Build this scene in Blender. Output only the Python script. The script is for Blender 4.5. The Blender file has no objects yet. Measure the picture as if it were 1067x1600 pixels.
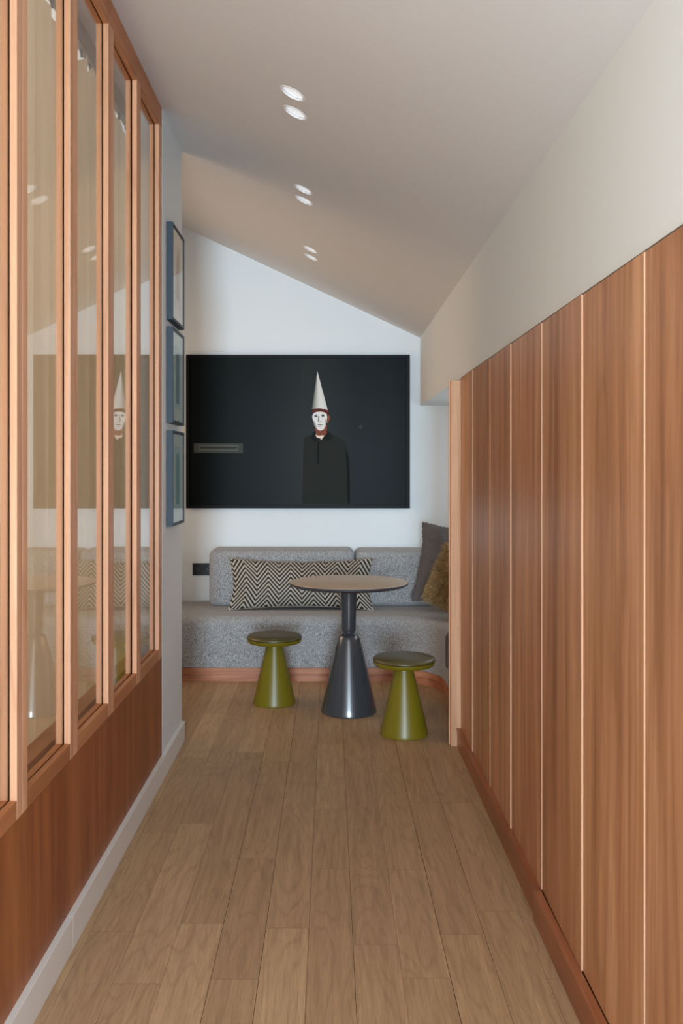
import bpy, bmesh, math, random, mathutils, mathutils.geometry
from mathutils import Vector, Matrix, noise
random.seed(7)
C = bpy.context.scene.collection
PI = math.pi

# ------------------------------------------------------------------ camera
cam_d = bpy.data.cameras.new('camera')
cam = bpy.data.objects.new('camera', cam_d); C.objects.link(cam)
cam.location = (0, 0, 1.42); cam.rotation_euler = (PI/2, 0, 0)
cam_d.sensor_fit = 'VERTICAL'; cam_d.sensor_height = 36; cam_d.lens = 1450/1600*36
cam_d.shift_x = 17.5/1600; cam_d.shift_y = -69/1600
cam_d.clip_start = .02
bpy.context.scene.camera = cam

# ------------------------------------------------------------------ light
vs = bpy.context.scene.view_settings
vs.view_transform = 'Standard'; vs.look = 'None'; vs.gamma = 1; vs.exposure = 0.08
vs.use_curve_mapping = False
w = bpy.data.worlds.new('daylight'); bpy.context.scene.world = w; w.use_nodes = True
bg = w.node_tree.nodes['Background']
bg.inputs[0].default_value = (.76, .885, 1.0, 1); bg.inputs[1].default_value = 3.3

def area(name, loc, rot, sx, sy, power, col, spread=PI):
    l = bpy.data.lights.new(name, 'AREA'); l.shape = 'RECTANGLE'; l.size = sx; l.size_y = sy
    l.energy = power; l.color = col
    o = bpy.data.objects.new(name, l); C.objects.link(o); o.location = loc; o.rotation_euler = rot
    l.spread = spread
    return o
# big window far behind the photographer
area('window_daylight', (.15, -12, 1.5), (PI/2, 0, 0), 2.0, 2.6, 1650, (.68, .85, 1.0))
# window of the niche right of the bench, behind the cabinets
area('niche_daylight', (1.42, 5.75, 1.35), (0, PI/2, 0), 1.0, 1.4, 7, (.80, .92, 1.0))
# window of the room behind the glass
area('side_room_daylight', (-2.9, 2.0, 1.7), (0, -PI/2, 0), 2.2, 4.0, 60, (1.0, .96, .90))
# warm light of the recess left of the bench
area('recess_light', (-2.2, 5.75, 1.7), (0, -PI/2, 0), 1.4, 1.5, 13, (1.0, .68, .44), math.radians(125))
# added cool fill on the right beam, from left of and behind the camera
area('added_beam_fill', (-1.7, -1.3, 2.3), (math.radians(78), 0, math.radians(-33)), 1.4, 1.8, 42, (.72, .88, 1.0))

# ------------------------------------------------------------------ materials
def s2l(c):
    return tuple(((v/255)/12.92 if v/255 <= .04045 else ((v/255+.055)/1.055)**2.4) for v in c)
class NT:
    def __init__(s, name):
        s.m = bpy.data.materials.new(name); s.m.use_nodes = True
        s.t = s.m.node_tree; s.b = s.t.nodes['Principled BSDF']; s.out = s.t.nodes['Material Output']
    def n(s, typ, **kw):
        o = s.t.nodes.new(typ)
        for k, v in kw.items(): setattr(o, k, v)
        return o
    def l(s, a, b): s.t.links.new(a, b)
    def val(s, sock, v): sock.default_value = v
    def math(s, op, a, b=None, c=None):
        o = s.n('ShaderNodeMath', operation=op)
        for i, v in enumerate((a, b, c)):
            if v is None: continue
            if isinstance(v, (int, float)): o.inputs[i].default_value = v
            else: s.l(v, o.inputs[i])
        return o.outputs[0]
    def mix(s, f, a, b, bt='MIX'):
        o = s.n('ShaderNodeMix', data_type='RGBA', blend_type=bt)
        if isinstance(f, (int, float)): o.inputs[0].default_value = f
        else: s.l(f, o.inputs[0])
        for i, v in ((6, a), (7, b)):
            if isinstance(v, tuple): o.inputs[i].default_value = (*v[:3], 1)
            else: s.l(v, o.inputs[i])
        return o.outputs[2]
    def ramp(s, f, stops):
        o = s.n('ShaderNodeValToRGB'); e = o.color_ramp.elements
        while len(e) < len(stops): e.new(.5)
        for i, (p, c) in enumerate(stops):
            e[i].position = p; e[i].color = (*c, 1) if len(c) == 3 else c
        s.l(f, o.inputs[0]); return o.outputs[0]
    def noise(s, vec, scale, detail=4, rough=.55, dist=0):
        o = s.n('ShaderNodeTexNoise'); o.inputs['Scale'].default_value = scale
        o.inputs['Detail'].default_value = detail; o.inputs['Roughness'].default_value = rough
        o.inputs['Distortion'].default_value = dist
        if vec is not None: s.l(vec, o.inputs['Vector'])
        return o.outputs[0]
    def mapping(s, vec, scale=(1,1,1), loc=None):
        o = s.n('ShaderNodeMapping'); o.inputs['Scale'].default_value = scale
        s.l(vec, o.inputs['Vector'])
        if loc is not None: s.l(loc, o.inputs['Location'])
        return o.outputs[0]
    def bump(s, h, strength=.2, dist=.01):
        o = s.n('ShaderNodeBump'); o.inputs['Strength'].default_value = strength
        o.inputs['Distance'].default_value = dist; s.l(h, o.inputs['Height'])
        s.l(o.outputs[0], s.b.inputs['Normal'])
    def obj(s): return s.n('ShaderNodeTexCoord').outputs['Object']

def plain(name, col, rough=.5, spec=.5, metal=0, coat=0, bump=None, lin=False):
    t = NT(name); t.b.inputs['Base Color'].default_value = (*(col if lin else s2l(col)), 1)
    t.b.inputs['Roughness'].default_value = rough; t.b.inputs['Specular IOR Level'].default_value = spec
    t.b.inputs['Metallic'].default_value = metal; t.b.inputs['Coat Weight'].default_value = coat
    t.b.inputs['Coat Roughness'].default_value = .03
    if bump: t.bump(t.noise(t.obj(), bump[0], 3), bump[1], bump[2])
    return t.m

def paint(name, col, b=.06):
    t = NT(name); v = t.obj()
    n1 = t.noise(v, 1.3, 3); n2 = t.noise(v, 260, 2)
    c = s2l(col)
    t.l(t.mix(n1, tuple(x*.96 for x in c), c), t.b.inputs['Base Color'])
    t.b.inputs['Roughness'].default_value = .75; t.b.inputs['Specular IOR Level'].default_value = .25
    t.bump(n2, b, .002); return t.m

def wood(name, axis, c_dark, c_mid, c_light, rough=.42, spec=.35, streak=1.0):
    t = NT(name); v = t.obj()
    r = t.n('ShaderNodeObjectInfo').outputs['Random']
    comb = t.n('ShaderNodeCombineXYZ')
    for i, k in enumerate((13.1, 29.7, 7.3)): t.l(t.math('MULTIPLY', r, k), comb.inputs[i])
    def sc(long, cross): return tuple(long if a == axis else cross for a in 'XYZ')
    wide = t.noise(t.mapping(v, sc(.35, 5.5), comb.outputs[0]), 1.0, 5, .6, 1.2)
    fig = t.noise(t.mapping(v, sc(.8, 16), comb.outputs[0]), 1.0, 4, .6, .7)
    fine = t.noise(t.mapping(v, sc(5, 320), comb.outputs[0]), 1.0, 3, .6)
    pore = t.noise(t.mapping(v, sc(22, 900), comb.outputs[0]), 1.0, 2, .5)
    f = t.math('ADD', t.math('MULTIPLY', wide, .62), t.math('MULTIPLY', fig, .38))
    swirl = t.noise(t.mapping(v, sc(.28, 2.6), comb.outputs[0]), 1.0, 2, .45, .3)
    ring = t.math('PINGPONG', t.math('MULTIPLY', swirl, 22), 1.0)
    ringc = t.ramp(ring, [(0, (.80, .76, .72)), (.22, (.97, .96, .95)), (.6, (1.04, 1.04, 1.04)), (1, (.98, .98, .98))])
    col = t.ramp(f, [(.38, s2l(c_dark)), (.5, s2l(c_mid)), (.62, s2l(c_light))])
    col = t.mix(.7*streak, col, ringc, 'MULTIPLY')
    k = t.ramp(fine, [(.3, (.84,)*3), (.7, (1.10,)*3)])
    col = t.mix(.8*streak, col, k, 'MULTIPLY')
    k2 = t.ramp(pore, [(.28, (.72,)*3), (.42, (1,)*3)])
    col = t.mix(.45, col, k2, 'MULTIPLY')
    tone = t.math('MULTIPLY_ADD', r, .16, .92)
    hs = t.n('ShaderNodeHueSaturation'); t.l(tone, hs.inputs['Value']); t.l(col, hs.inputs['Color'])
    t.l(hs.outputs[0], t.b.inputs['Base Color'])
    t.b.inputs['Roughness'].default_value = rough; t.b.inputs['Specular IOR Level'].default_value = spec
    t.bump(fine, .06, .002)
    return t.m

M = {}
M['wall'] = paint('white_wall_paint', (226, 231, 232))
M['ceil'] = paint('ceiling_paint', (222, 221, 220))
M['base'] = paint('baseboard_paint', (226, 222, 214), .02)
DK, MD, LT = (158, 106, 72), (188, 134, 96), (210, 158, 118)
M['door'] = wood('cherry_veneer', 'Z', DK, MD, LT)
M['panel'] = wood('cherry_veneer_panel', 'Z', (136, 76, 40), (154, 90, 50), (170, 106, 62))
M['stile'] = wood('cherry_solid_upright', 'Z', (204, 148, 110), (214, 160, 122), (222, 170, 134), .45)
M['rail'] = wood('cherry_solid_rail', 'Y', (172, 110, 68), (184, 122, 80), (196, 136, 92), .45)
M['kick'] = wood('cherry_plinth', 'Y', (134, 76, 46), (154, 92, 58), (168, 104, 68), .32, .45)
M['edge'] = wood('cherry_edge_lit', 'Z', (206, 154, 118), (214, 166, 132), (222, 178, 144), .6)  # paler copy of the door wood, light on the edges put into its colour
M['toe'] = wood('bench_plinth_wood', 'X', (150, 92, 62), (172, 110, 78), (190, 130, 98), .4)
M['dark'] = plain('dark_gap', (30, 20, 14), .9, .1)
M['blackframe'] = plain('black_frame_lacquer', (9, 9, 10), .45, .12)
M['blueframe'] = plain('slate_blue_frame', (48, 60, 70), .5, .3, bump=(300, .15, .001))
M['socket'] = plain('black_socket_plastic', (20, 20, 21), .35, .5)
M['pin'] = plain('steel_pin', (190, 190, 190), .25, .5, 1)
M['white'] = plain('white_enamel', (240, 241, 241), .4, .4)
M['olive'] = plain('olive_lacquer', (110, 98, 14), .36, .5, bump=(400, .04, .001))
M['leather'] = plain('olive_leather', (82, 73, 38), .38, .5, bump=(500, .12, .001))
M['tablegrey'] = plain('gloss_slate_lacquer', (56, 58, 62), .2, .7, coat=.5)
M['tableedge'] = plain('slate_table_edge', (62, 60, 66), .4, .4)

def tabletop_mat():
    t = NT('tan_table_surface'); v = t.obj()
    n = t.noise(t.mapping(v, (6, 60, 6)), 1, 4)
    t.l(t.ramp(n, [(.3, s2l((178, 156, 132))), (.7, s2l((194, 172, 146)))]), t.b.inputs['Base Color'])
    t.b.inputs['Roughness'].default_value = .4; return t.m
M['tabletop'] = tabletop_mat()

def fabric(name, cols, scale=330, bump=.35, sheen=.2):
    t = NT(name); v = t.obj()
    a = t.noise(t.mapping(v, (1, 1, .45)), scale, 2, .6); b = t.noise(t.mapping(v, (.4, 1, 1)), scale*1.2, 2, .6)
    big = t.noise(v, 5, 3)
    f = t.math('ADD', t.math('MULTIPLY', a, .5), t.math('MULTIPLY', b, .5))
    n = len(cols)
    c = t.ramp(f, [(.40+.2*i/(n-1), s2l(x)) for i, x in enumerate(cols)])
    c = t.mix(t.math('MULTIPLY', big, .16), c, (.1, .1, .1))
    t.l(c, t.b.inputs['Base Color'])
    t.b.inputs['Roughness'].default_value = .9; t.b.inputs['Specular IOR Level'].default_value = .15
    t.b.inputs['Sheen Weight'].default_value = sheen
    t.bump(f, bump, .003); return t.m
M['grey'] = fabric('grey_melange_wool', [(104, 103, 102), (154, 153, 152), (200, 201, 202)], 330)
M['linen'] = fabric('charcoal_linen', [(72, 67, 67), (94, 89, 88), (112, 107, 105)], 420, .3, .1)
M['throw'] = fabric('dark_throw_wool', [(44, 40, 42), (60, 55, 57), (76, 70, 72)], 300)

def fur_mat():
    t = NT('tawny_fur')
    r = t.n('ShaderNodeAttribute', attribute_name='tone').outputs['Fac']
    t.l(t.ramp(r, [(0, s2l((150, 124, 80))), (.5, s2l((196, 168, 118))), (1, s2l((230, 206, 160)))]), t.b.inputs['Base Color'])
    t.b.inputs['Roughness'].default_value = .6; return t.m
M['fur'] = fur_mat()
M['furbase'] = plain('tawny_fur_backing', (128, 102, 64), .95, .1)

def chevron_mat():
    t = NT('chevron_weave')
    uv = t.n('ShaderNodeUVMap', uv_map='uv').outputs[0]
    sx = t.n('ShaderNodeSeparateXYZ'); t.l(uv, sx.inputs[0]); U, V = sx.outputs[0], sx.outputs[1]
    P, A = .167, .105
    tri = t.math('PINGPONG', t.math('ADD', U, 10*P + .24), P/2)         # 0 at the peaks
    # stepped weave edge
    tri = t.math('SNAP', tri, .004)
    h = t.math('ADD', V, t.math('MULTIPLY', tri, A/(P/2)))
    nz = t.noise(t.obj(), 160, 2)
    h = t.math('ADD', h, t.math('MULTIPLY', nz, .008))
    fr = t.math('FRACT', t.math('DIVIDE', t.math('ADD', h, 3.2), .036))
    st = t.math('GREATER_THAN', fr, .5)
    f2 = t.noise(t.obj(), 420, 2)
    dk = t.mix(f2, s2l((26, 26, 28)), s2l((58, 56, 56)))
    lt = t.mix(f2, s2l((160, 150, 134)), s2l((196, 187, 172)))
    t.l(t.mix(st, dk, lt), t.b.inputs['Base Color'])
    t.b.inputs['Roughness'].default_value = .92; t.b.inputs['Specular IOR Level'].default_value = .1
    t.bump(f2, .35, .003); return t.m
M['chevron'] = chevron_mat()

def oak_mat():
    t = NT('oiled_oak_plank')
    at = t.n('ShaderNodeAttribute', attribute_name='tone').outputs['Color']
    sp = t.n('ShaderNodeSeparateColor'); t.l(at, sp.inputs[0])
    r1, r2, r3 = sp.outputs
    comb = t.n('ShaderNodeCombineXYZ')
    t.l(t.math('MULTIPLY', r1, 37.0), comb.inputs[0]); t.l(t.math('MULTIPLY', r2, 53.0), comb.inputs[1])
    v = t.obj()
    wob = t.noise(t.mapping(v, (7.0, .75, 1), comb.outputs[0]), 1, 2, .5, .25)
    ringv = t.math('MULTIPLY', wob, 30)
    ring = t.math('PINGPONG', ringv, 1.0)
    figure = t.noise(t.mapping(v, (34, 1.8, 1), comb.outputs[0]), 1, 6, .7, .5)
    fine = t.noise(t.mapping(v, (330, 9, 1), comb.outputs[0]), 1, 3, .6)
    pore = t.noise(t.mapping(v, (620, 22, 1), comb.outputs[0]), 1, 2, .5)
    base = t.ramp(r3, [(0, s2l((178, 144, 108))), (.5, s2l((190, 156, 118))), (1, s2l((204, 170, 130)))])
    col = t.mix(.8, base, t.ramp(figure, [(.3, (.76, .74, .71)), (.7, (1.14, 1.14, 1.14))]), 'MULTIPLY')
    col = t.mix(.42, col, t.ramp(ring, [(0, (.72, .68, .64)), (.35, (1.02, 1.02, 1.02)), (1, (1.06, 1.06, 1.06))]), 'MULTIPLY')
    col = t.mix(.8, col, t.ramp(fine, [(.3, (.78,)*3), (.68, (1.12,)*3)]), 'MULTIPLY')
    col = t.mix(.5, col, t.ramp(pore, [(.3, (.68,)*3), (.42, (1,)*3)]), 'MULTIPLY')
    t.l(col, t.b.inputs['Base Color'])
    t.l(t.math('MULTIPLY_ADD', fine, .14, .40), t.b.inputs['Roughness'])
    t.b.inputs['Specular IOR Level'].default_value = .35
    t.bump(fine, .08, .002); return t.m
M['oak'] = oak_mat()

def glass_mat(name='clear_glass', k=1.0):
    t = NT(name); t.t.nodes.remove(t.b)
    g = t.n('ShaderNodeNewGeometry')
    d = t.n('ShaderNodeVectorMath', operation='DOT_PRODUCT'); t.l(g.outputs['Incoming'], d.inputs[0]); t.l(g.outputs['Normal'], d.inputs[1])
    c = t.math('ABSOLUTE', d.outputs['Value'])
    F = t.math('MULTIPLY_ADD', t.math('POWER', t.math('SUBTRACT', 1.0, c), 5.0), .96*k, .04*k)
    tr = t.n('ShaderNodeBsdfTransparent'); tr.inputs[0].default_value = (.98, .965, .94, 1)
    gl = t.n('ShaderNodeBsdfGlossy'); gl.inputs['Roughness'].default_value = 0; gl.inputs[0].default_value = (1, 1, 1, 1)
    mx = t.n('ShaderNodeMixShader'); t.l(F, mx.inputs[0]); t.l(tr.outputs[0], mx.inputs[1]); t.l(gl.outputs[0], mx.inputs[2])
    t.l(mx.outputs[0], t.out.inputs[0]); return t.m
M['glass'] = glass_mat(); M['acrylic'] = glass_mat('clear_acrylic', .35)

def curtain_mat():
    t = NT('sand_linen_curtain'); t.t.nodes.remove(t.b); v = t.obj()
    n = t.noise(t.mapping(v, (60, 60, 3)), 1, 3); n2 = t.noise(v, 300, 2)
    c = t.mix(n, s2l((204, 180, 148)), s2l((220, 198, 168)))
    c = t.mix(.25, c, t.ramp(n2, [(.3, (.8,)*3), (.7, (1.1,)*3)]), 'MULTIPLY')
    d = t.n('ShaderNodeBsdfDiffuse'); tl = t.n('ShaderNodeBsdfTranslucent'); t.l(c, d.inputs[0]); t.l(c, tl.inputs[0])
    mx = t.n('ShaderNodeMixShader'); mx.inputs[0].default_value = .38
    t.l(d.outputs[0], mx.inputs[1]); t.l(tl.outputs[0], mx.inputs[2]); t.l(mx.outputs[0], t.out.inputs[0]); return t.m
M['curtain'] = curtain_mat()
def lamp_mat():
    t = NT('downlight_lens'); t.b.inputs['Base Color'].default_value = (.9, .92, .93, 1)
    t.b.inputs['Emission Color'].default_value = (.86, .94, 1, 1); t.b.inputs['Emission Strength'].default_value = .40
    t.b.inputs['Roughness'].default_value = .3; return t.m
M['lens'] = lamp_mat()

# ------------------------------------------------------------------ helpers
def tag(o, label=None, cat=None, group=None, kind=None):
    if label: o['label'] = label
    if cat: o['category'] = cat
    if group: o['group'] = group
    if kind: o['kind'] = kind
    return o
def link(name, bm, mat, parent=None, smooth=False, angle=None):
    me = bpy.data.meshes.new(name); bm.normal_update(); bm.to_mesh(me); bm.free()
    for m in (mat if isinstance(mat, (list, tuple)) else [mat]): me.materials.append(m)
    if smooth:
        for p in me.polygons: p.use_smooth = True
        if angle:
            me.set_sharp_from_angle(angle=math.radians(angle))
    o = bpy.data.objects.new(name, me); C.objects.link(o)
    if parent: o.parent = parent
    return o
def empty(name, loc=(0, 0, 0), rot=(0, 0, 0)):
    o = bpy.data.objects.new(name, None); C.objects.link(o); o.location = loc; o.rotation_euler = rot
    o.empty_display_size = .05; return o
def box(bm, x0, x1, y0, y1, z0, z1, bev=0, seg=2, mi=0):
    x0, x1 = sorted((x0, x1)); y0, y1 = sorted((y0, y1)); z0, z1 = sorted((z0, z1))
    r = bmesh.ops.create_cube(bm, size=1)
    for v in r['verts']:
        v.co = Vector(((x0+x1)/2+v.co.x*(x1-x0), (y0+y1)/2+v.co.y*(y1-y0), (z0+z1)/2+v.co.z*(z1-z0)))
    fs = set(f for v in r['verts'] for f in v.link_faces)
    for f in fs: f.material_index = mi
    if bev:
        es = list(set(e for v in r['verts'] for e in v.link_edges))
        bmesh.ops.bevel(bm, geom=es, offset=bev, segments=seg, affect='EDGES', profile=.5)
def boxes(name, lst, mat, parent=None, bev=0, seg=2, smooth=False):
    bm = bmesh.new()
    for b in lst: box(bm, *b, bev=bev, seg=seg)
    return link(name, bm, mat, parent, smooth, 35 if smooth else None)
def lathe(name, prof, mat, parent=None, seg=96, angle=32):
    bm = bmesh.new(); rings = []
    for r, z in prof:
        if r < 1e-6: rings.append([bm.verts.new((0, 0, z))])
        else: rings.append([bm.verts.new((r*math.cos(2*PI*i/seg), r*math.sin(2*PI*i/seg), z)) for i in range(seg)])
    for a, b in zip(rings, rings[1:]):
        for i in range(seg):
            j = (i+1) % seg
            if len(a) == 1 and len(b) == 1: continue
            if len(a) == 1: bm.faces.new((a[0], b[j], b[i]))
            elif len(b) == 1: bm.faces.new((a[i], a[j], b[0]))
            else: bm.faces.new((a[i], a[j], b[j], b[i]))
    bmesh.ops.recalc_face_normals(bm, faces=bm.faces)
    return link(name, bm, mat, parent, True, angle)

# ------------------------------------------------------------------ key dimensions (metres)
XR = .665          # cabinet doors plane
XL = -.775         # left partition plane
YB = 6.96          # back wall
Y0 = .9          # where the modelled corridor opens behind the camera
SL = .468
def zc(x): return 2.399 + SL*(XR - x)      # sloping ceiling

# ------------------------------------------------------------------ floor
bm = bmesh.new(); tone = bm.loops.layers.color.new('tone')
PW = .1335; JX = -.0654
def Dj(y): return 1450*1.42/(y-731)
joints = {-6: [Dj(1258), Dj(1388)], -5: [Dj(1300), Dj(1455)], -4: [Dj(1198), Dj(1286)], -3: [Dj(1176), Dj(1443)],
          -2: [Dj(1190.5), Dj(1342), Dj(1530)], -1: [Dj(1224), Dj(1450)], 0: [Dj(1265), Dj(1357)], 1: [Dj(1188), Dj(1476)],
          2: [Dj(1206), Dj(1359), Dj(1528)], 3: [Dj(1254), Dj(1460)], 4: [Dj(1254), Dj(1424)], 5: [Dj(1288), Dj(1529)]}
gaps = {-2: .0007, -1: .0007, 0: .0006, 1: .0006, 3: .0008, 4: .0006}
rr = random.Random(3)
for k in range(-18, 14):
    ys = sorted(joints.get(k, [rr.uniform(1, 3)]))
    while ys[0] > Y0: ys.insert(0, ys[0]-rr.uniform(.75, 1.35))
    while ys[-1] < YB: ys.append(ys[-1]+rr.uniform(.7, 1.2))
    g0 = gaps.get(k, .00035); g1 = gaps.get(k+1, .00035)
    for a, b in zip(ys, ys[1:]):
        a2, b2 = max(a, Y0), min(b, YB)
        x0, x1 = JX+PW*k+g0, JX+PW*(k+1)-g1
        col = (rr.random(), rr.random(), min(1, max(0, rr.gauss(.5, .2))), 1)
        vs_ = [bm.verts.new(p) for p in ((x0, a2+.0004, 0), (x1, a2+.0004, 0), (x1, b2-.0004, 0), (x0, b2-.0004, 0))]
        f = bm.faces.new(vs_)
        for lp in f.loops: lp[tone] = col
n_pl = len(bm.faces)
box(bm, -3.0, 1.8, Y0, YB, -.12, -.003, mi=1)
floor = link('floor', bm, [M['oak'], M['dark']]); tag(floor, kind='structure')

# ------------------------------------------------------------------ downlight positions and ceiling
LIGHTS = [(-.1366, 3.357), (-.134, 3.537), (-.1306, 4.509), (-.133, 4.694), (-.1235, 5.73), (-.1235, 5.94)]
ang = math.atan(SL)
bm = bmesh.new()
xa, xb, th = -3.0, XR+.02, .12
vs8 = []
for x in (xa, xb):
    for y in (Y0, YB+.1):
        for dz in (0, th): vs8.append(bm.verts.new((x, y, zc(x)+dz)))
q = vs8
for f in ((0,1,3,2), (4,6,7,5), (0,4,5,1), (2,3,7,6), (0,2,6,4), (1,5,7,3)): bm.faces.new([q[i] for i in f])
bmesh.ops.recalc_face_normals(bm, faces=bm.faces)
ceiling = link('ceiling', bm, M['ceil']); tag(ceiling, kind='structure')
LR = .046
bm = bmesh.new()
for x, y in LIGHTS:
    mtx = Matrix.Translation((x, y, zc(x))) @ Matrix.Rotation(ang, 4, 'Y')
    bmesh.ops.create_cone(bm, cap_ends=True, segments=64, radius1=LR+.002, radius2=LR+.002, depth=.10, matrix=mtx)
cut = link('hole_cutter', bm, M['ceil'])
md = ceiling.modifiers.new('holes', 'BOOLEAN'); md.operation = 'DIFFERENCE'; md.object = cut; md.solver = 'EXACT'
dg = bpy.context.evaluated_depsgraph_get()
me = bpy.data.meshes.new_from_object(ceiling.evaluated_get(dg))
ceiling.modifiers.clear(); ceiling.data = me
bpy.data.objects.remove(cut)

# ------------------------------------------------------------------ walls
def wall(name, lst, mat='wall'):
    o = boxes(name, lst, M[mat]); tag(o, kind='structure'); return o
def slopebox(bm, x0, x1, y0, y1, z0):
    p = [bm.verts.new((x, y, z)) for x in (x0, x1) for y in (y0, y1) for z in (z0, zc(x)+.03)]
    for f in ((0,1,3,2), (4,6,7,5), (0,4,5,1), (2,3,7,6), (0,2,6,4), (1,5,7,3)): bm.faces.new([p[i] for i in f])
bm = bmesh.new(); slopebox(bm, -3.0, 1.8, YB, YB+.12, -.1); bmesh.ops.recalc_face_normals(bm, faces=bm.faces)
tag(link('wall_back', bm, M['wall']), kind='structure')
bm = bmesh.new()
slopebox(bm, -.89, -.7745, 4.2735, 4.842, 0); slopebox(bm, -2.99, -.885, 4.72, 4.842, 0)
bmesh.ops.recalc_face_normals(bm, faces=bm.faces)
tag(link('wall_left', bm, M['wall']), kind='structure')
bm = bmesh.new(); slopebox(bm, -3.1, -2.99, Y0, YB, -.1); bmesh.ops.recalc_face_normals(bm, faces=bm.faces)
tag(link('wall_outer_left', bm, M['wall']), kind='structure')
bm = bmesh.new(); slopebox(bm, -2.35, -2.25, 4.842, YB, -.1); bmesh.ops.recalc_face_normals(bm, faces=bm.faces)
tag(link('wall_recess', bm, M['wall']), kind='structure')
wall('wall_right', [(XR+.008, 1.8, Y0, YB, 1.886, 2.62)])            # deep boxed-out beam above the cabinets
wall('wall_outer_right', [(1.46, 1.8, Y0, YB, -.1, 1.886)])

# baseboard on the left: run + return round the wall end
tag(boxes('baseboard_left', [(-.78, -.757, Y0, 2.729, 0, .10), (-.78, -.757, 2.731, 4.269, 0, .10),
     (-.78, -.757, 4.271, 4.857, 0, .10), (-2.25, -.757, 4.842, 4.857, 0, .10)], M['base'], bev=.0015), kind='structure')

# ------------------------------------------------------------------ wooden partition with glass
tag(boxes('wall_partition', [(-.87, XL, Y0, 4.273, .02, .5465)], M['panel'], bev=.001), kind='structure')
bm = bmesh.new()
box(bm, -.83, XL, Y0, 4.273, 2.986, 3.082, bev=.001)
tag(link('trim_1', bm, M['rail']), kind='structure')
mc = [.935, 1.387, 1.862, 2.336, 2.8065, 3.282, 3.756, 4.273]
ZB, ZT = .548, 2.984
for i in range(len(mc)-1):
    ya, yb = mc[i]+.0006, mc[i+1]-.0006
    sw = .040; swb = .080 if i == len(mc)-2 else .040
    W = empty('window_%d' % (i+1), (0, 0, 0)); tag(W, kind='structure')
    # uprights: outer lip, core, glass stops
    def upright(y0, y1, side):
        # side: +1 = the opening lies toward -Y (its face is seen by the camera)
        boxes('frame_upright', [(XL, -.7935, y0, y1, ZB, ZT)], M['stile'], W, bev=.0012)
        boxes('frame_groove', [(-.7935, -.7985, y0+(.006 if side > 0 else 0), y1-(0 if side > 0 else .006), ZB, ZT)], M['dark'], W)
        boxes('rear_upright', [(-.7985, -.818, y0, y1, ZB, ZT)], M['stile'], W, bev=.0008)
    upright(ya, ya+sw, -1)
    upright(yb-swb, yb, +1)
    y0, y1 = ya+sw, yb-swb
    boxes('frame_rail', [(XL-.0003, -.7935, y0, y1, ZB, .597)], M['rail'], W, bev=.0012)
    boxes('frame_rail', [(XL-.0003, -.7935, y0, y1, ZT-.012, ZT)], M['rail'], W, bev=.0012)
    boxes('frame_groove', [(-.7935, -.7985, y0, y1, ZB, .591)], M['dark'], W)
    boxes('rear_rail', [(-.7985, -.818, y0, y1, ZB, .597)], M['rail'], W, bev=.0008)
    boxes('rear_rail', [(-.7985, -.818, y0, y1, ZT-.012, ZT)], M['rail'], W, bev=.0008)
    # the panes do not sit perfectly parallel in their grooves
    tilt = {5: .0092, 4: .004, 3: .003}.get(i, .002)
    yc = (y0+y1)/2; bmp = bmesh.new(); hw = (y1-y0)/2+.004
    box(bmp, -.001, .001, -hw, hw, .592, ZT-.002)
    bmesh.ops.rotate(bmp, verts=bmp.verts, cent=(0, 0, 0), matrix=Matrix.Rotation(tilt, 3, 'Z'))
    bmesh.ops.translate(bmp, verts=bmp.verts, vec=(-.7960, yc, 0))
    link('pane', bmp, M['glass'], W)
# inner sill behind the glass
tag(boxes('trim_2', [(-.93, -.871, Y0, 4.27, .50, .565)], M['rail'], bev=.002), kind='structure')

# curtain behind the glass
bm = bmesh.new(); ny, nz = 900, 26
g = []
for i in range(ny+1):
    y = -.6 + 5.12*i/ny; row = []
    ph = y*2*PI/.155 + 1.2*math.sin(y*3.1) + .6*math.sin(y*7.7)
    hook = abs(math.sin(PI*y/.13))
    for j in range(nz+1):
        t_ = j/nz
        z = .03 + (3.058 - .062*(hook**.55) - .03)*t_
        amp = .016 + .010*(1-t_) + .006*math.sin(y*5+z)
        x = -.975 + amp*math.sin(ph + .35*math.sin(z*1.3+y*2)) + .006*math.sin(ph*2.1+z)
        row.append(bm.verts.new((x, y, z)))
    g.append(row)
for i in range(ny):
    for j in range(nz): bm.faces.new((g[i][j], g[i+1][j], g[i+1][j+1], g[i][j+1]))
cur = empty('curtain', (-.975, 1.8, 0))
tag(cur, 'long sand coloured linen curtain hanging behind the wood framed glass partition', 'curtain')
def under(o, p):
    o.parent = p; o.matrix_parent_inverse = Matrix.Translation(p.location).inverted(); return o
under(link('cloth', bm, M['curtain'], smooth=True), cur)
under(boxes('curtain_rail', [(-.985, -.965, -.6, 4.52, 3.062, 3.078)], plain('grey_curtain_rail', (88, 82, 72), .6)), cur)
hook_me = None
for k in range(19, 35):
    y = .13*k
    if hook_me is None:
        ho = boxes('curtain_hook', [(-.979, -.971, -.004, .004, 3.03, 3.062)], M['socket']); hook_me = ho.data
    else:
        ho = ho.copy(); C.objects.link(ho)
    ho.location = (0, y, 0); ho.parent = cur; ho.matrix_parent_inverse = Matrix.Translation(cur.location).inverted()
tag(boxes('trim_3', [(-1.0, -.975, Y0, 4.718, 3.08, 3.24)], plain('grey_shade_board', (116, 110, 98), .7)), kind='structure')  # added dark board standing in for the shade above the curtain

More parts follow.
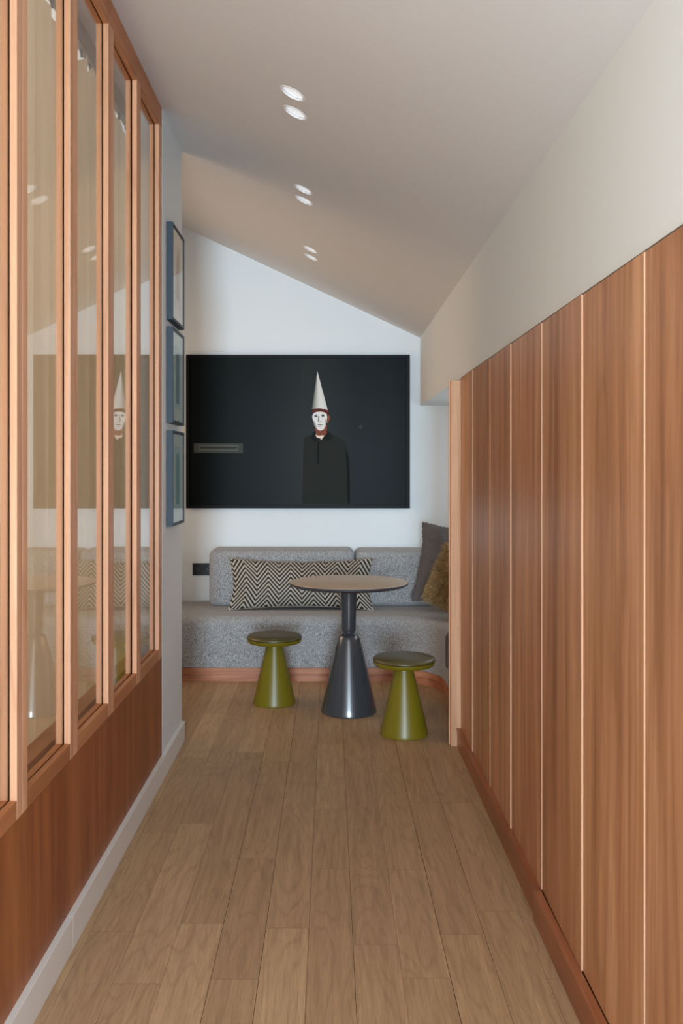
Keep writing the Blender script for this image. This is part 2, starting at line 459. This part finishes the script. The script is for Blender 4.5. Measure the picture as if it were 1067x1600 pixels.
# ------------------------------------------------------------------ cabinets on the right
edges = [1.480, 1.960, 2.441, 2.913, 3.407, 3.857, 4.324, 4.728]
strong = {2.441: .0044, 3.407: .0042, 4.324: .0034}
ZD0, ZD1 = .0955, 1.876
def door(y0, y1, parent):
    pr = strong.get(y0, .0024)
    a, b = y0+.0012, y1-.0012
    bm = bmesh.new()
    e = .0014
    pts = [(XR-pr, a+e), (XR, b), (XR+.02, b), (XR+.02-pr, a+e)]
    lo = [bm.verts.new((x, y, ZD0)) for x, y in pts]; hi = [bm.verts.new((x, y, ZD1)) for x, y in pts]
    bm.faces.new(lo); bm.faces.new(hi)
    for i in range(4): bm.faces.new((lo[i], lo[(i+1) % 4], hi[(i+1) % 4], hi[i]))
    bmesh.ops.recalc_face_normals(bm, faces=bm.faces)
    d = link('door', bm, M['door'], parent)
    boxes('lit_edge', [(XR-pr-.0001, XR+.02-pr, a, a+e, ZD0, ZD1)], M['edge'], d)['label'] = 'wood door edge, coloured pale to look lit'
    return d
def cabinet(y0, ym, y1, label):
    c = empty('tall_cabinet', (0, 0, 0)); tag(c, label, 'cabinet', 'flush wooden cabinets along the right side')
    boxes('body', [(XR+.024, 1.42, y0+.001, y1-.001, .096, 1.880)], M['panel'], c)
    if ym: door(y0, ym, c); door(ym, y1, c)
    else: door(y0, y1, c)
    return c
cabinet(1.480, 1.960, 2.441, 'nearest cherry wood cabinet, two flush doors, cut off by the right photo edge')
cabinet(2.441, 2.913, 3.407, 'middle cherry wood cabinet, two flush doors, above the step in the wooden plinth')
cabinet(3.407, 3.857, 4.324, 'two-door cherry wood cabinet between the middle cabinet and the narrow single door')
cabinet(4.324, None, 4.728, 'furthest cherry wood cabinet with one narrow flush door against the pale end panel')
tag(boxes('wall_corridor_right', [(XR, 1.42, Y0, 1.478, 0, 1.886)], M['door']), kind='structure')
ep = empty('end_panel', (0, 0, 0)); tag(ep, 'pale cherry wood end panel standing upright where the cabinets stop by the bench', 'panel')
M['endp'] = wood('cherry_end_board', 'Z', (186, 136, 98), (200, 152, 114), (212, 168, 130), .55)
boxes('board', [(.615, 1.42, 4.730, 4.766, 0, 1.865)], M['endp'], ep, bev=.001)
boxes('backing_board', [(.609, 1.42, 4.767, 4.782, 0, 1.865)], M['stile'], ep, bev=.001)
tag(boxes('plinth_board', [(.646, .663, 2.914, 4.729, 0, .093), (.640, .684, 2.914, 4.729, .0935, .0945)], M['kick'], bev=.0004),
    'long cherry wood plinth board under the far cabinets, running to the end panel', 'plinth')
tag(boxes('plinth_board', [(.637, .663, Y0, 2.911, 0, .0945)], M['kick'], bev=.003),
    'slightly thicker cherry wood plinth board under the nearest cabinets, in the foreground', 'plinth')

# ------------------------------------------------------------------ downlights
def downlight():
    r = empty('downlight')
    lathe('rim', [(LR-.004, .004), (LR-.003, -.0012), (LR+.0005, -.0022), (LR+.0045, -.0012), (LR+.005, .0006), (LR+.0018, .0006), (LR+.0015, .012)], M['white'], r, 64)
    lathe('reflector', [(LR+.0012, .002), (LR-.0015, .004), (LR-.003, .0062), (.0425, .0066), (.041, .0066)], M['white'], r, 64)
    lathe('lens', [(.0425, .0065), (.038, .0100), (.028, .0150), (.014, .0180), (0, .0187)], M['lens'], r, 48)
    return r
dl = downlight()
lab = ['nearest and lowest-hung-looking recessed white downlight, front one of the nearest pair',
       'recessed white downlight, rear one of the nearest ceiling pair',
       'recessed white downlight, front one of the middle ceiling pair',
       'recessed white downlight, rear one of the middle ceiling pair',
       'recessed white downlight, front one of the furthest ceiling pair',
       'smallest-looking recessed white downlight, rear one of the furthest ceiling pair']
lab[0] = 'largest-looking recessed white downlight, front one of the nearest ceiling pair'
def copy_tree(o, parent=None):
    c = o.copy(); C.objects.link(c)
    if parent: c.parent = parent
    for ch in list(o.children): copy_tree(ch, c)
    return c
for i, (x, y) in enumerate(LIGHTS):
    o = dl if i == 0 else copy_tree(dl)
    o.location = (x, y, zc(x)); o.rotation_euler = (0, ang, 0)
    tag(o, lab[i], 'ceiling light', 'recessed downlights in the sloping ceiling')

# ------------------------------------------------------------------ three small frames on the left wall
WX = -.7743
def small_frame(z0, z1, kind, label):
    F = empty('picture_frame', (WX, 4.5525, z0)); tag(F, label, 'picture', 'slate blue framed prints on the left wall')
    y0, y1 = 4.38, 4.725; fx = -.743; h = z1-z0
    def L(o): o.matrix_parent_inverse = Matrix.Translation(F.location).inverted(); return o
    t_ = .014
    L(boxes('frame', [(WX+.0005, fx, y0, y0+t_, z0, z1), (WX+.0005, fx, y1-t_, y1, z0, z1),
                      (WX+.0005, fx, y0+t_, y1-t_, z0, z0+t_), (WX+.0005, fx, y0+t_, y1-t_, z1-t_, z1)], M['blueframe'], F, bev=.0008))
    cols = {0: ((226, 228, 226), (176, 168, 152), (212, 212, 206)), 1: ((196, 220, 226), (110, 148, 178), (172, 204, 214)), 2: ((192, 218, 226), (112, 164, 178), (168, 204, 216))}[kind]
    mk = lambda nm, c: plain(nm, c, .6, .2)
    L(boxes('mat_board', [(WX+.001, fx-.006, y0+t_, y1-t_, z0+t_, z1-t_)], mk('print_paper', cols[0]), F))
    L(boxes('print', [(fx-.006, fx-.0055, y0+.085, y1-.085, z0+.075, z1-.075)], mk('print_field', cols[2]), F))
    bm = bmesh.new(); yc = (y0+y1)/2; w_ = .042
    zb, zt = (z0+.10, z1-.13) if kind != 0 else (z0+.12, z1-.12)
    pts = [(yc-w_, zb), (yc+w_, zb)]
    if kind == 0: pts += [(yc+w_, zt-.02), (yc+.01, zt+.03), (yc-w_, zt-.05)]
    else:
        for k in range(13):
            a = PI*k/12; pts.append((yc+w_*math.cos(a), zt+.025*math.sin(a)))
    lo = [bm.verts.new((fx-.0055, y, z)) for y, z in pts]; hi = [bm.verts.new((fx-.0050, y, z)) for y, z in pts]
    bm.faces.new(lo); bm.faces.new(hi)
    for i in range(len(pts)): bm.faces.new((lo[i], lo[(i+1) % len(pts)], hi[(i+1) % len(pts)], hi[i]))
    bmesh.ops.recalc_face_normals(bm, faces=bm.faces)
    L(link('printed_shape', bm, mk('print_ink', cols[1]), F))
    L(boxes('glazing', [(fx-.0042, fx-.0022, y0+t_, y1-t_, z0+t_, z1-t_)], M['acrylic'], F))
small_frame(2.121, 2.583, 0, 'top slate blue picture frame of three, pale print with a grey beige shape')
small_frame(1.633, 2.089, 1, 'middle slate blue picture frame of three, print with a blue upright bar')
small_frame(1.142, 1.598, 2, 'lowest slate blue picture frame of three, print with a teal upright bar')

# ------------------------------------------------------------------ large framed photograph on the back wall
FY = 6.915
def PX(px, py, y=FY): 
    s = 1450/y; return ((px-516)/s, 1.42-(py-731)/s)
A = empty('framed_photograph', ((465.5-516)/209.7, YB, 1.116))
tag(A, 'large black framed dark photograph of a person wearing a white pointed hat', 'picture')
def LA(o): o.parent = A; o.matrix_parent_inverse = Matrix.Translation(A.location).inverted(); return o
x0, z1 = PX(290.5, 554); x1, z0 = PX(640.5, 794.5)
fw = .026
LA(boxes('frame', [(x0, x0+fw, FY, YB-.0005, z0, z1), (x1-fw, x1, FY, YB-.0005, z0, z1),
                   (x0+fw, x1-fw, FY, YB-.0005, z0, z0+fw), (x0+fw, x1-fw, FY, YB-.0005, z1-fw, z1)], M['blackframe'], bev=.001))
def print_mat():
    t = NT('dark_print'); v = t.obj()
    sp = t.n('ShaderNodeSeparateXYZ'); t.l(v, sp.inputs[0])
    n = t.noise(v, 1.6, 3)
    fx_ = t.math('ADD', t.math('MULTIPLY_ADD', sp.outputs[0], .55, .62), t.math('MULTIPLY', n, .15))
    c = t.ramp(fx_, [(.1, s2l((13, 18, 18))), (.42, s2l((20, 27, 27))), (.62, s2l((36, 39, 37))), (.80, s2l((20, 23, 26))), (1, s2l((20, 24, 27)))])
    t.l(c, t.b.inputs['Base Color']); t.b.inputs['Roughness'].default_value = .35
    t.b.inputs['Specular IOR Level'].default_value = .04; return t.m
pm = print_mat(); PY = FY+.012
LA(boxes('print', [(x0+fw, x1-fw, PY, PY+.004, z0+fw, z1-fw)], pm))
layer = [0]
def poly(name, pts, col, lay, parent=None, rough=.4):
    """a flat printed shape of the photograph, a fraction of a millimetre proud of the sheet"""
    y = PY - .0006*lay
    bm = bmesh.new()
    P = [PX(a, b, y) for a, b in pts]
    lo = [bm.verts.new((x, y, z)) for x, z in P]; hi = [bm.verts.new((x, y+.0005, z)) for x, z in P]
    bm.faces.new(lo); bm.faces.new(hi)
    n = len(P)
    for i in range(n): bm.faces.new((lo[i], lo[(i+1) % n], hi[(i+1) % n], hi[i]))
    bmesh.ops.recalc_face_normals(bm, faces=bm.faces)
    return bm, plain(name+'_ink', col, .5, .04)
def merge(name, items):
    bm = bmesh.new(); mats = []
    for k, (pts, col, lay) in enumerate(items):
        b, m = poly(name, pts, col, lay); mats.append(m)
        for f in b.faces: f.material_index = k
        me_ = bpy.data.meshes.new('tmp'); b.to_mesh(me_); b.free(); bm.from_mesh(me_); bpy.data.meshes.remove(me_)
    return LA(link(name, bm, mats))
def ell(cx, cy, rx, ry, n=24, a0=0, a1=2*PI):
    return [(cx+rx*math.cos(a0+(a1-a0)*i/n), cy+ry*math.sin(a0+(a1-a0)*i/n)) for i in range(n)]
# coat
merge('printed_coat', [
    ([(493, 676), (484, 680), (475, 684), (474, 700), (473, 740), (472, 787), (547, 787), (546.5, 745), (545.5, 715), (543, 699), (539, 690), (528, 683), (513, 676)], (40, 42, 39), 1),
    ([(540, 700), (545, 715), (546.5, 745), (547, 787), (543, 787), (542, 740)], (22, 24, 26), 2),
    ([(489, 676), (494, 672), (498, 686), (492, 691), (485, 684)], (27, 30, 29), 2),
    ([(511, 673), (518, 678), (521, 685), (510, 690), (502, 687)], (30, 32, 30), 2),
    ([(496, 690), (498, 690), (497.5, 725), (495.5, 725)], (18, 18, 18), 2)])
# neck, ears, hair
merge('printed_neck', [
    ([(492, 668), (511, 664), (510.5, 677), (507, 682), (499, 686), (494, 680)], (126, 72, 58), 3),
    ([(493, 679), (498, 681), (505, 680), (506.5, 681), (502, 687.5), (499.5, 684), (495, 684)], (228, 206, 190), 4),
    ([(510, 650), (513.5, 648.5), (515.5, 651), (514.8, 656), (512, 661), (509.5, 660)], (136, 80, 62), 3),
    ([(487.8, 638), (512.5, 639), (513.2, 646), (511.5, 652), (488.6, 649)], (92, 46, 40), 3)])
# whitened face
merge('printed_face', [
    ([(490, 645.5), (495, 643.6), (501, 643.2), (507, 644.4), (510.5, 647), (511.2, 652), (510.2, 659), (509, 665), (506.5, 670), (502.5, 672.6), (498, 672.4), (493.5, 669), (491, 664), (490.2, 659), (488.4, 655), (487.8, 650)], (222, 220, 216), 4),
    ([(490.3, 658), (492.5, 661), (493.8, 666), (495, 670.2), (491.8, 666.6)], (150, 146, 142), 5),
    ([(507.5, 656), (509.8, 655), (509.2, 663), (506.4, 669.5), (507, 662)], (184, 176, 170), 5),
    (ell(493.4, 650, 2.6, 1.1, 16), (82, 80, 80), 5), (ell(504.4, 649.8, 2.7, 1.1, 16), (82, 80, 80), 5),
    (ell(493.5, 650.1, 1.0, .7, 12), (24, 24, 24), 6), (ell(504.4, 649.9, 1.0, .7, 12), (24, 24, 24), 6),
    ([(490.5, 648.3), (493.5, 647.2), (496.3, 648.0), (493.5, 647.9)], (120, 112, 108), 5),
    ([(501.6, 647.8), (504.6, 646.9), (508.2, 648.2), (504.6, 647.7)], (120, 112, 108), 5),
    ([(497.4, 649.5), (498.3, 650), (498.6, 655), (498.2, 658), (496.0, 658.2), (496.9, 656)], (112, 110, 110), 5),
    ([(497.0, 658.0), (499.0, 658.8), (501.4, 658.2), (500.8, 659.2), (497.6, 659.2)], (60, 56, 56), 5),
    ([(495.4, 663.6), (498.4, 663.0), (500, 663.3), (502.4, 663.0), (504.6, 663.7), (501, 664.3), (498, 664.4)], (70, 64, 64), 5),
    ([(496.4, 665.3), (500, 666.4), (503.6, 665.4), (501, 667), (498.6, 667)], (176, 168, 164), 5)])
# pointed hat: a run of upright facets shading across the paper cone
hat = []
nF = 14
cols = [118, 140, 160, 178, 192, 203, 210, 214, 216, 216, 214, 210, 205, 198]
for k in range(nF):
    a, b = k/nF, (k+1)/nF
    def bp(t_): return (487.5+24.7*t_, 639.4 + 1.6*t_ - 2.2*math.sin(PI*t_))
    hat.append(([(495.7, 579.5), bp(b), bp(a)], (cols[k], cols[k]-1, cols[k]-7), 7))
merge('printed_hat', hat)
# door slot, seam and spy-hole in the photograph
merge('printed_door_slot', [
    ([(303, 692.5), (379.5, 693), (379.5, 708), (303, 707.5)], (66, 70, 66), 1),
    ([(309.5, 695.5), (373, 696), (371.5, 704.5), (310.5, 704)], (88, 92, 88), 2),
    ([(311, 697.5), (371.5, 698), (369.5, 702.2), (312.5, 702)], (56, 60, 56), 3),
    ])
merge('printed_door_seam', [
    ([(472.4, 574), (472.9, 574), (472.9, 600), (472.4, 600)], (60, 68, 68), 1),
    ])
merge('printed_spy_hole', [
    ([(563.5, 664.5), (566, 667.2), (563.5, 670), (561, 667.2)], (90, 92, 92), 1),
    ([(563.5, 665.8), (564.9, 667.2), (563.5, 668.7), (562.1, 667.2)], (20, 20, 20), 2)])

# ------------------------------------------------------------------ wall socket
S = empty('wall_socket', (-.955, YB, .66)); tag(S, 'black double power socket on the back wall left of the bench backrest', 'socket')
bm = bmesh.new(); box(bm, -.077, .078, -.010, -.0003, -.045, .045, bev=.002)
link('cover_plate', bm, M['socket'], S)
for cx in (-.035, .040):
    o = lathe('socket_well', [(.030, 0), (.030, .0035), (.0275, .0035), (.0255, -.001), (.022, -.0005), (0, -.0005)], M['socket'], S, 48)
    o.rotation_euler = (PI/2, 0, 0); o.location = (cx, -.010, 0)
    for d in (-.0095, .0095):
        p = lathe('pin_hole', [(.0026, 0), (.0026, .001), (0, .0011)], M['pin'], o, 16); p.location = (d, 0, -.0008)

# ------------------------------------------------------------------ bench
ol = [(-2.24, 6.15)]
for i in range(17):
    a = -PI/2*0 + PI/2*i/16
    ol.append((.36 + .35*math.sin(a), 5.78 + .37*math.cos(a)))
ol += [(.712, 4.80), (1.455, 4.80), (1.455, YB-.007), (-2.24, YB-.007)]
# densify
def dens(p, step=.06):
    out = []
    for i in range(len(p)):
        a, b = Vector(p[i]), Vector(p[(i+1) % len(p)]); n = max(1, int((b-a).length/step))
        for k in range(n): out.append(a.lerp(b, k/n))
    return out
def offs(P, d):
    n = len(P); out = []
    for i in range(n):
        e1 = (P[i]-P[i-1]).normalized(); e2 = (P[(i+1) % n]-P[i]).normalized()
        n1 = Vector((e1.y, -e1.x)); n2 = Vector((e2.y, -e2.x)); m = n1+n2
        m = m/max(.5, m.dot(n1)) if m.length > 1e-6 else n1
        out.append(P[i]+m*d)
    return out
OL = dens(ol)
def stack(name, levels, mat, parent, smooth=True):
    bm = bmesh.new(); rings = []
    for d, z in levels: rings.append([bm.verts.new((p.x, p.y, z)) for p in offs(OL, d)])
    for a, b in zip(rings, rings[1:]):
        for i in range(len(a)):
            j = (i+1) % len(a); bm.faces.new((a[i], a[j], b[j], b[i]))
    for rg in (rings[0], rings[-1]):
        for tri in mathutils.geometry.tessellate_polygon([[v.co for v in rg]]):
            bm.faces.new([rg[q] for q in tri])
    bmesh.ops.recalc_face_normals(bm, faces=bm.faces)
    return link(name, bm, mat, parent, smooth, 50)
def parea(P): return abs(sum(P[i-1].x*P[i].y-P[i].x*P[i-1].y for i in range(len(P)))/2)
sg = 1 if parea(offs(OL, .01)) < parea(OL) else -1
B = empty('corner_bench', (0, 0, 0)); tag(B, 'grey melange upholstered corner bench on a cherry wood plinth along the back wall', 'bench')
stack('plinth', [(sg*.020, 0), (sg*.020, .044), (sg*.024, .045), (sg*.024, .048), (sg*.012, .049), (sg*.012, .092)], M['toe'], B, True)
lv = [(sg*.010, .092), (sg*.001, .097), (0, .11), (0, .20), (sg*-.004, .30), (0, .365)]
R_ = .062
for i in range(1, 9):
    a = PI/2*i/8; lv.append((sg*R_*(1-math.cos(a)), .368+R_*math.sin(a)))
stack('seat', lv, M['grey'], B)
def soft(name, x0, x1, y0, y1, z0, z1, parent, r=.045):
    bm = bmesh.new(); box(bm, x0, x1, y0, y1, z0, z1, bev=r, seg=7)
    o = link(name, bm, M['grey'], parent, True); return o
soft('backrest', -.868, .172, 6.62, YB-.003, .428, .832, B)
soft('backrest', .180, 1.19, 6.62, YB-.003, .428, .828, B)
soft('backrest', 1.20, 1.458, 5.0, 6.60, .428, .828, B)

# ------------------------------------------------------------------ cushions
def pillow(w_, h_, t_, k=.06, n=44, wr=.004, seed=0, pw=2.4):
    bm = bmesh.new(); uvl = bm.loops.layers.uv.new('uv'); sides = []
    for s in (1, -1):
        g = []
        for i in range(n+1):
            row = []
            for j in range(n+1):
                u = -math.cos(PI*i/n); v = -math.cos(PI*j/n)
                u = .35*u+.65*(2*i/n-1); v = .35*v+.65*(2*j/n-1)
                x = w_*u*(1-k*(1-v*v)); z = h_*v*(1-k*(h_ and w_/h_)*.8*(1-u*u))
                th_ = t_*max(0, (1-abs(u)**pw)*(1-abs(v)**pw))**.55
                nn = noise.noise(Vector((x*7+seed, z*7, s*3)))*wr*4*min(1, th_/(t_*.3)) + noise.noise(Vector((x*19+seed, z*19, s)))*wr*min(1, th_/(t_*.3))
                row.append((bm.verts.new((x, -s*(th_+nn*(th_ > 0)), z)), (w_*u, h_*v)))
            g.append(row)
        for i in range(n):
            for j in range(n):
                q = [g[i][j], g[i+1][j], g[i+1][j+1], g[i][j+1]]
                if s < 0: q.reverse()
                f = bm.faces.new([a[0] for a in q])
                for lp, a in zip(f.loops, q): lp[uvl].uv = a[1]
    bmesh.ops.remove_doubles(bm, verts=bm.verts, dist=1e-5)
    return bm
def seam(bm0_n, w_, h_, k, rad, mat, parent, name='piping', jag=0):
    pts = []; n = 60
    def pt(u, v): return Vector((w_*u*(1-k*(1-v*v)), 0, h_*v*(1-k*(w_/h_)*.8*(1-u*u))))
    for i in range(n): pts.append(pt(-1+2*i/n, 1))
    for i in range(n): pts.append(pt(1, 1-2*i/n))
    for i in range(n): pts.append(pt(1-2*i/n, -1))
    for i in range(n): pts.append(pt(-1, -1+2*i/n))
    c = Vector((0, 0, 0)); bm = bmesh.new(); R = []
    for i, p in enumerate(pts):
        tdir = (pts[(i+1) % len(pts)]-pts[i-1]).normalized(); o = Vector((0, 1, 0)).cross(tdir).normalized()
        if o.dot(p) < 0: o = -o
        rj = rad*(1+jag*random.uniform(-.6, 1.2)); p = p*(1-rad/max(w_, h_)) if not jag else p
        R.append([bm.verts.new(p + o*rj*math.cos(a) + Vector((0, 1, 0))*rad*.7*math.sin(a)) for a in (2*PI*q/6 for q in range(6))])
    for i in range(len(R)):
        a, b = R[i], R[(i+1) % len(R)]
        for q in range(6): bm.faces.new((a[q], a[(q+1) % 6], b[(q+1) % 6], b[q]))
    bmesh.ops.recalc_face_normals(bm, faces=bm.faces)
    return link(name, bm, mat, parent, True)
T = empty('lumbar_cushion', (-.206, 6.49, .606), (math.radians(-14), 0, math.radians(0)))
tag(T, 'long black and cream zigzag patterned cushion leaning on the bench backrest', 'cushion')
link('cover', pillow(.512, .182, .075, .075, 64, .003, 3), M['chevron'], T, True)
seam(0, .512, .182, .075, .004, M['chevron'], T, 'seam')
T = empty('square_cushion', (.872, 6.40, .742), (math.radians(-14), math.radians(6), math.radians(-14)))
tag(T, 'square charcoal linen cushion with pointed corners in the bench corner behind the fur cushion', 'cushion')
link('cover', pillow(.275, .275, .075, .10, 48, .006, 11), M['linen'], T, True)
seam(0, .275, .275, .10, .004, M['linen'], T, 'fringed_edge', jag=1.0)

T = empty('fur_cushion', (.868, 6.02, .668), (math.radians(-12), math.radians(20), math.radians(-30)))
tag(T, 'shaggy tawny fur cushion on the bench beside the wooden end panel', 'cushion')
bm = pillow(.215, .190, .075, .03, 30, .002, 5, 3.0)
bm.faces.ensure_lookup_table()
faces = [(f.calc_center_median(), f.normal.copy(), f.calc_area(), [v.co.copy() for v in f.verts]) for f in bm.faces]
bm.normal_update(); faces = [(f.calc_center_median(), f.normal.copy(), f.calc_area(), [v.co.copy() for v in f.verts]) for f in bm.faces]
link('cushion_body', bm, M['furbase'], T, True)
wts = [f[2] for f in faces]; rf = random.Random(5)
fm = bmesh.new(); tl = fm.loops.layers.color.new('tone')
inv = (T.rotation_euler.to_matrix()).inverted(); down = inv @ Vector((0, 0, -1))
for c_, n_, a_, vv in rf.choices(faces, wts, k=15000):
    a, b = rf.random(), rf.random()
    p = vv[0].lerp(vv[1], a).lerp(vv[3].lerp(vv[2], a), b)
    if n_.dot(p) < 0: n_ = -n_
    clump = Vector((noise.noise(p*22), noise.noise(p*22+Vector((5, 0, 0))), noise.noise(p*22+Vector((0, 9, 0)))))
    radial = Vector((p.x, 0, p.z)); radial = radial.normalized() if radial.length > .01 else radial
    edge = min(1, max(abs(p.x)/.21, abs(p.z)/.2))**4
    d = (n_*.75 + radial*edge*1.0 + clump*.9 + Vector((rf.gauss(0, .25), rf.gauss(0, .25), rf.gauss(0, .25)))).normalized()
    ln = rf.uniform(.025, .052)
    s = d.cross(Vector((rf.gauss(0, 1), rf.gauss(0, 1), rf.gauss(0, 1)))).normalized()*.0011
    m = p + d*ln*.55; e = m + (d*.6 + down*.5 + clump*.4).normalized()*ln*.5
    v5 = [fm.verts.new(q) for q in (p-s, p+s, m+s*.8, m-s*.8, e)]
    f1 = fm.faces.new((v5[0], v5[1], v5[2], v5[3])); f2 = fm.faces.new((v5[3], v5[2], v5[4]))
    tn = min(1, max(0, .5 + .5*clump.x + rf.gauss(0, .22)))
    for f in (f1, f2):
        for i, lp in enumerate(f.loops): lp[tl] = (tn, tn, tn, 1)
tag(link('fur', fm, M['fur'], T), kind='stuff')

# dark throw over the edge of the return seat
bm = bmesh.new(); g = []
prof = [(1.0, .436), (.90, .437), (.82, .437), (.76, .436), (.722, .425), (.703, .40), (.699, .36), (.698, .31), (.699, .26), (.701, .225)]
for i in range(15):
    y = 5.20+.42*i/14
    g.append([bm.verts.new((x + (.004*math.sin(i*1.7+j*.4) if j > 4 else 0), y, z + .003 + .002*math.sin(i*1.3))) for j, (x, z) in enumerate(prof)])
for i in range(14):
    for j in range(len(prof)-1): bm.faces.new((g[i][j], g[i+1][j], g[i+1][j+1], g[i][j+1]))
th_ = link('throw_blanket', bm, M['throw'], smooth=True)
sm = th_.modifiers.new('thick', 'SOLIDIFY'); sm.thickness = .006; sm.offset = 1
tag(th_, 'dark brown grey throw hanging over the bench edge just beside the end panel', 'blanket')

# ------------------------------------------------------------------ table
T = empty('pedestal_table', (.108, 5.41, 0))
tag(T, 'round pedestal table with tan top and glossy slate grey conical base', 'table')
lathe('tabletop', [(0, .7575), (.340, .7575), (.343, .7565), (.344, .7545), (0, .7545)], M['tabletop'], T, 128)['label'] = 'thin tan table surface'
lathe('tabletop_edge', [(0, .7543), (.3455, .7543), (.347, .752), (.346, .744), (.325, .733), (.29, .729), (0, .729)], M['tableedge'], T, 128)
lathe('column', [(0, .7288), (.062, .7288), (.056, .722), (.049, .708), (.0465, .69), (.0450, .64), (.0432, .56), (.0415, .488), (.0405, .475), (.036, .4655), (.030, .463), (0, .463)], M['tablegrey'], T)
lathe('base', [(.034, .466), (.0335, .4585), (.040, .455), (.050, .450), (.058, .440), (.064, .425), (.078, .374), (.155, .045), (.1625, .012), (.163, .004), (.160, 0), (0, 0)], M['tablegrey'], T)

# ------------------------------------------------------------------ stools
def stool():
    r = empty('cone_stool')
    lathe('base', [(.048, .363), (.0485, .350), (.052, .335), (.125, .022), (.128, .008), (.127, .001), (.122, 0), (0, 0)], M['olive'], r)
    lathe('seat_shell', [(0, .3605), (.050, .3605), (.075, .361), (.135, .363), (.154, .368), (.163, .378), (.165, .388), (.164, .3905), (0, .3905)], M['olive'], r)
    lathe('seat_cushion', [(.157, .3908), (.163, .3925), (.166, .397), (.1655, .402), (.161, .408), (.148, .4135), (.12, .4185), (.08, .4215), (.04, .423), (0, .4235)], M['leather'], r)['label'] = 'dark olive leather cushion'
    return r
s1 = stool(); s2 = copy_tree(s1)
s1.location = (-.338, 5.605, 0); s2.location = (.393, 4.955, 0); s2.rotation_euler = (0, 0, .5)
tag(s1, 'olive green cone stool left of the table, in front of the bench', 'stool', 'olive cone stools')
tag(s2, 'olive green cone stool right of the table, nearest the wooden end panel', 'stool', 'olive cone stools')
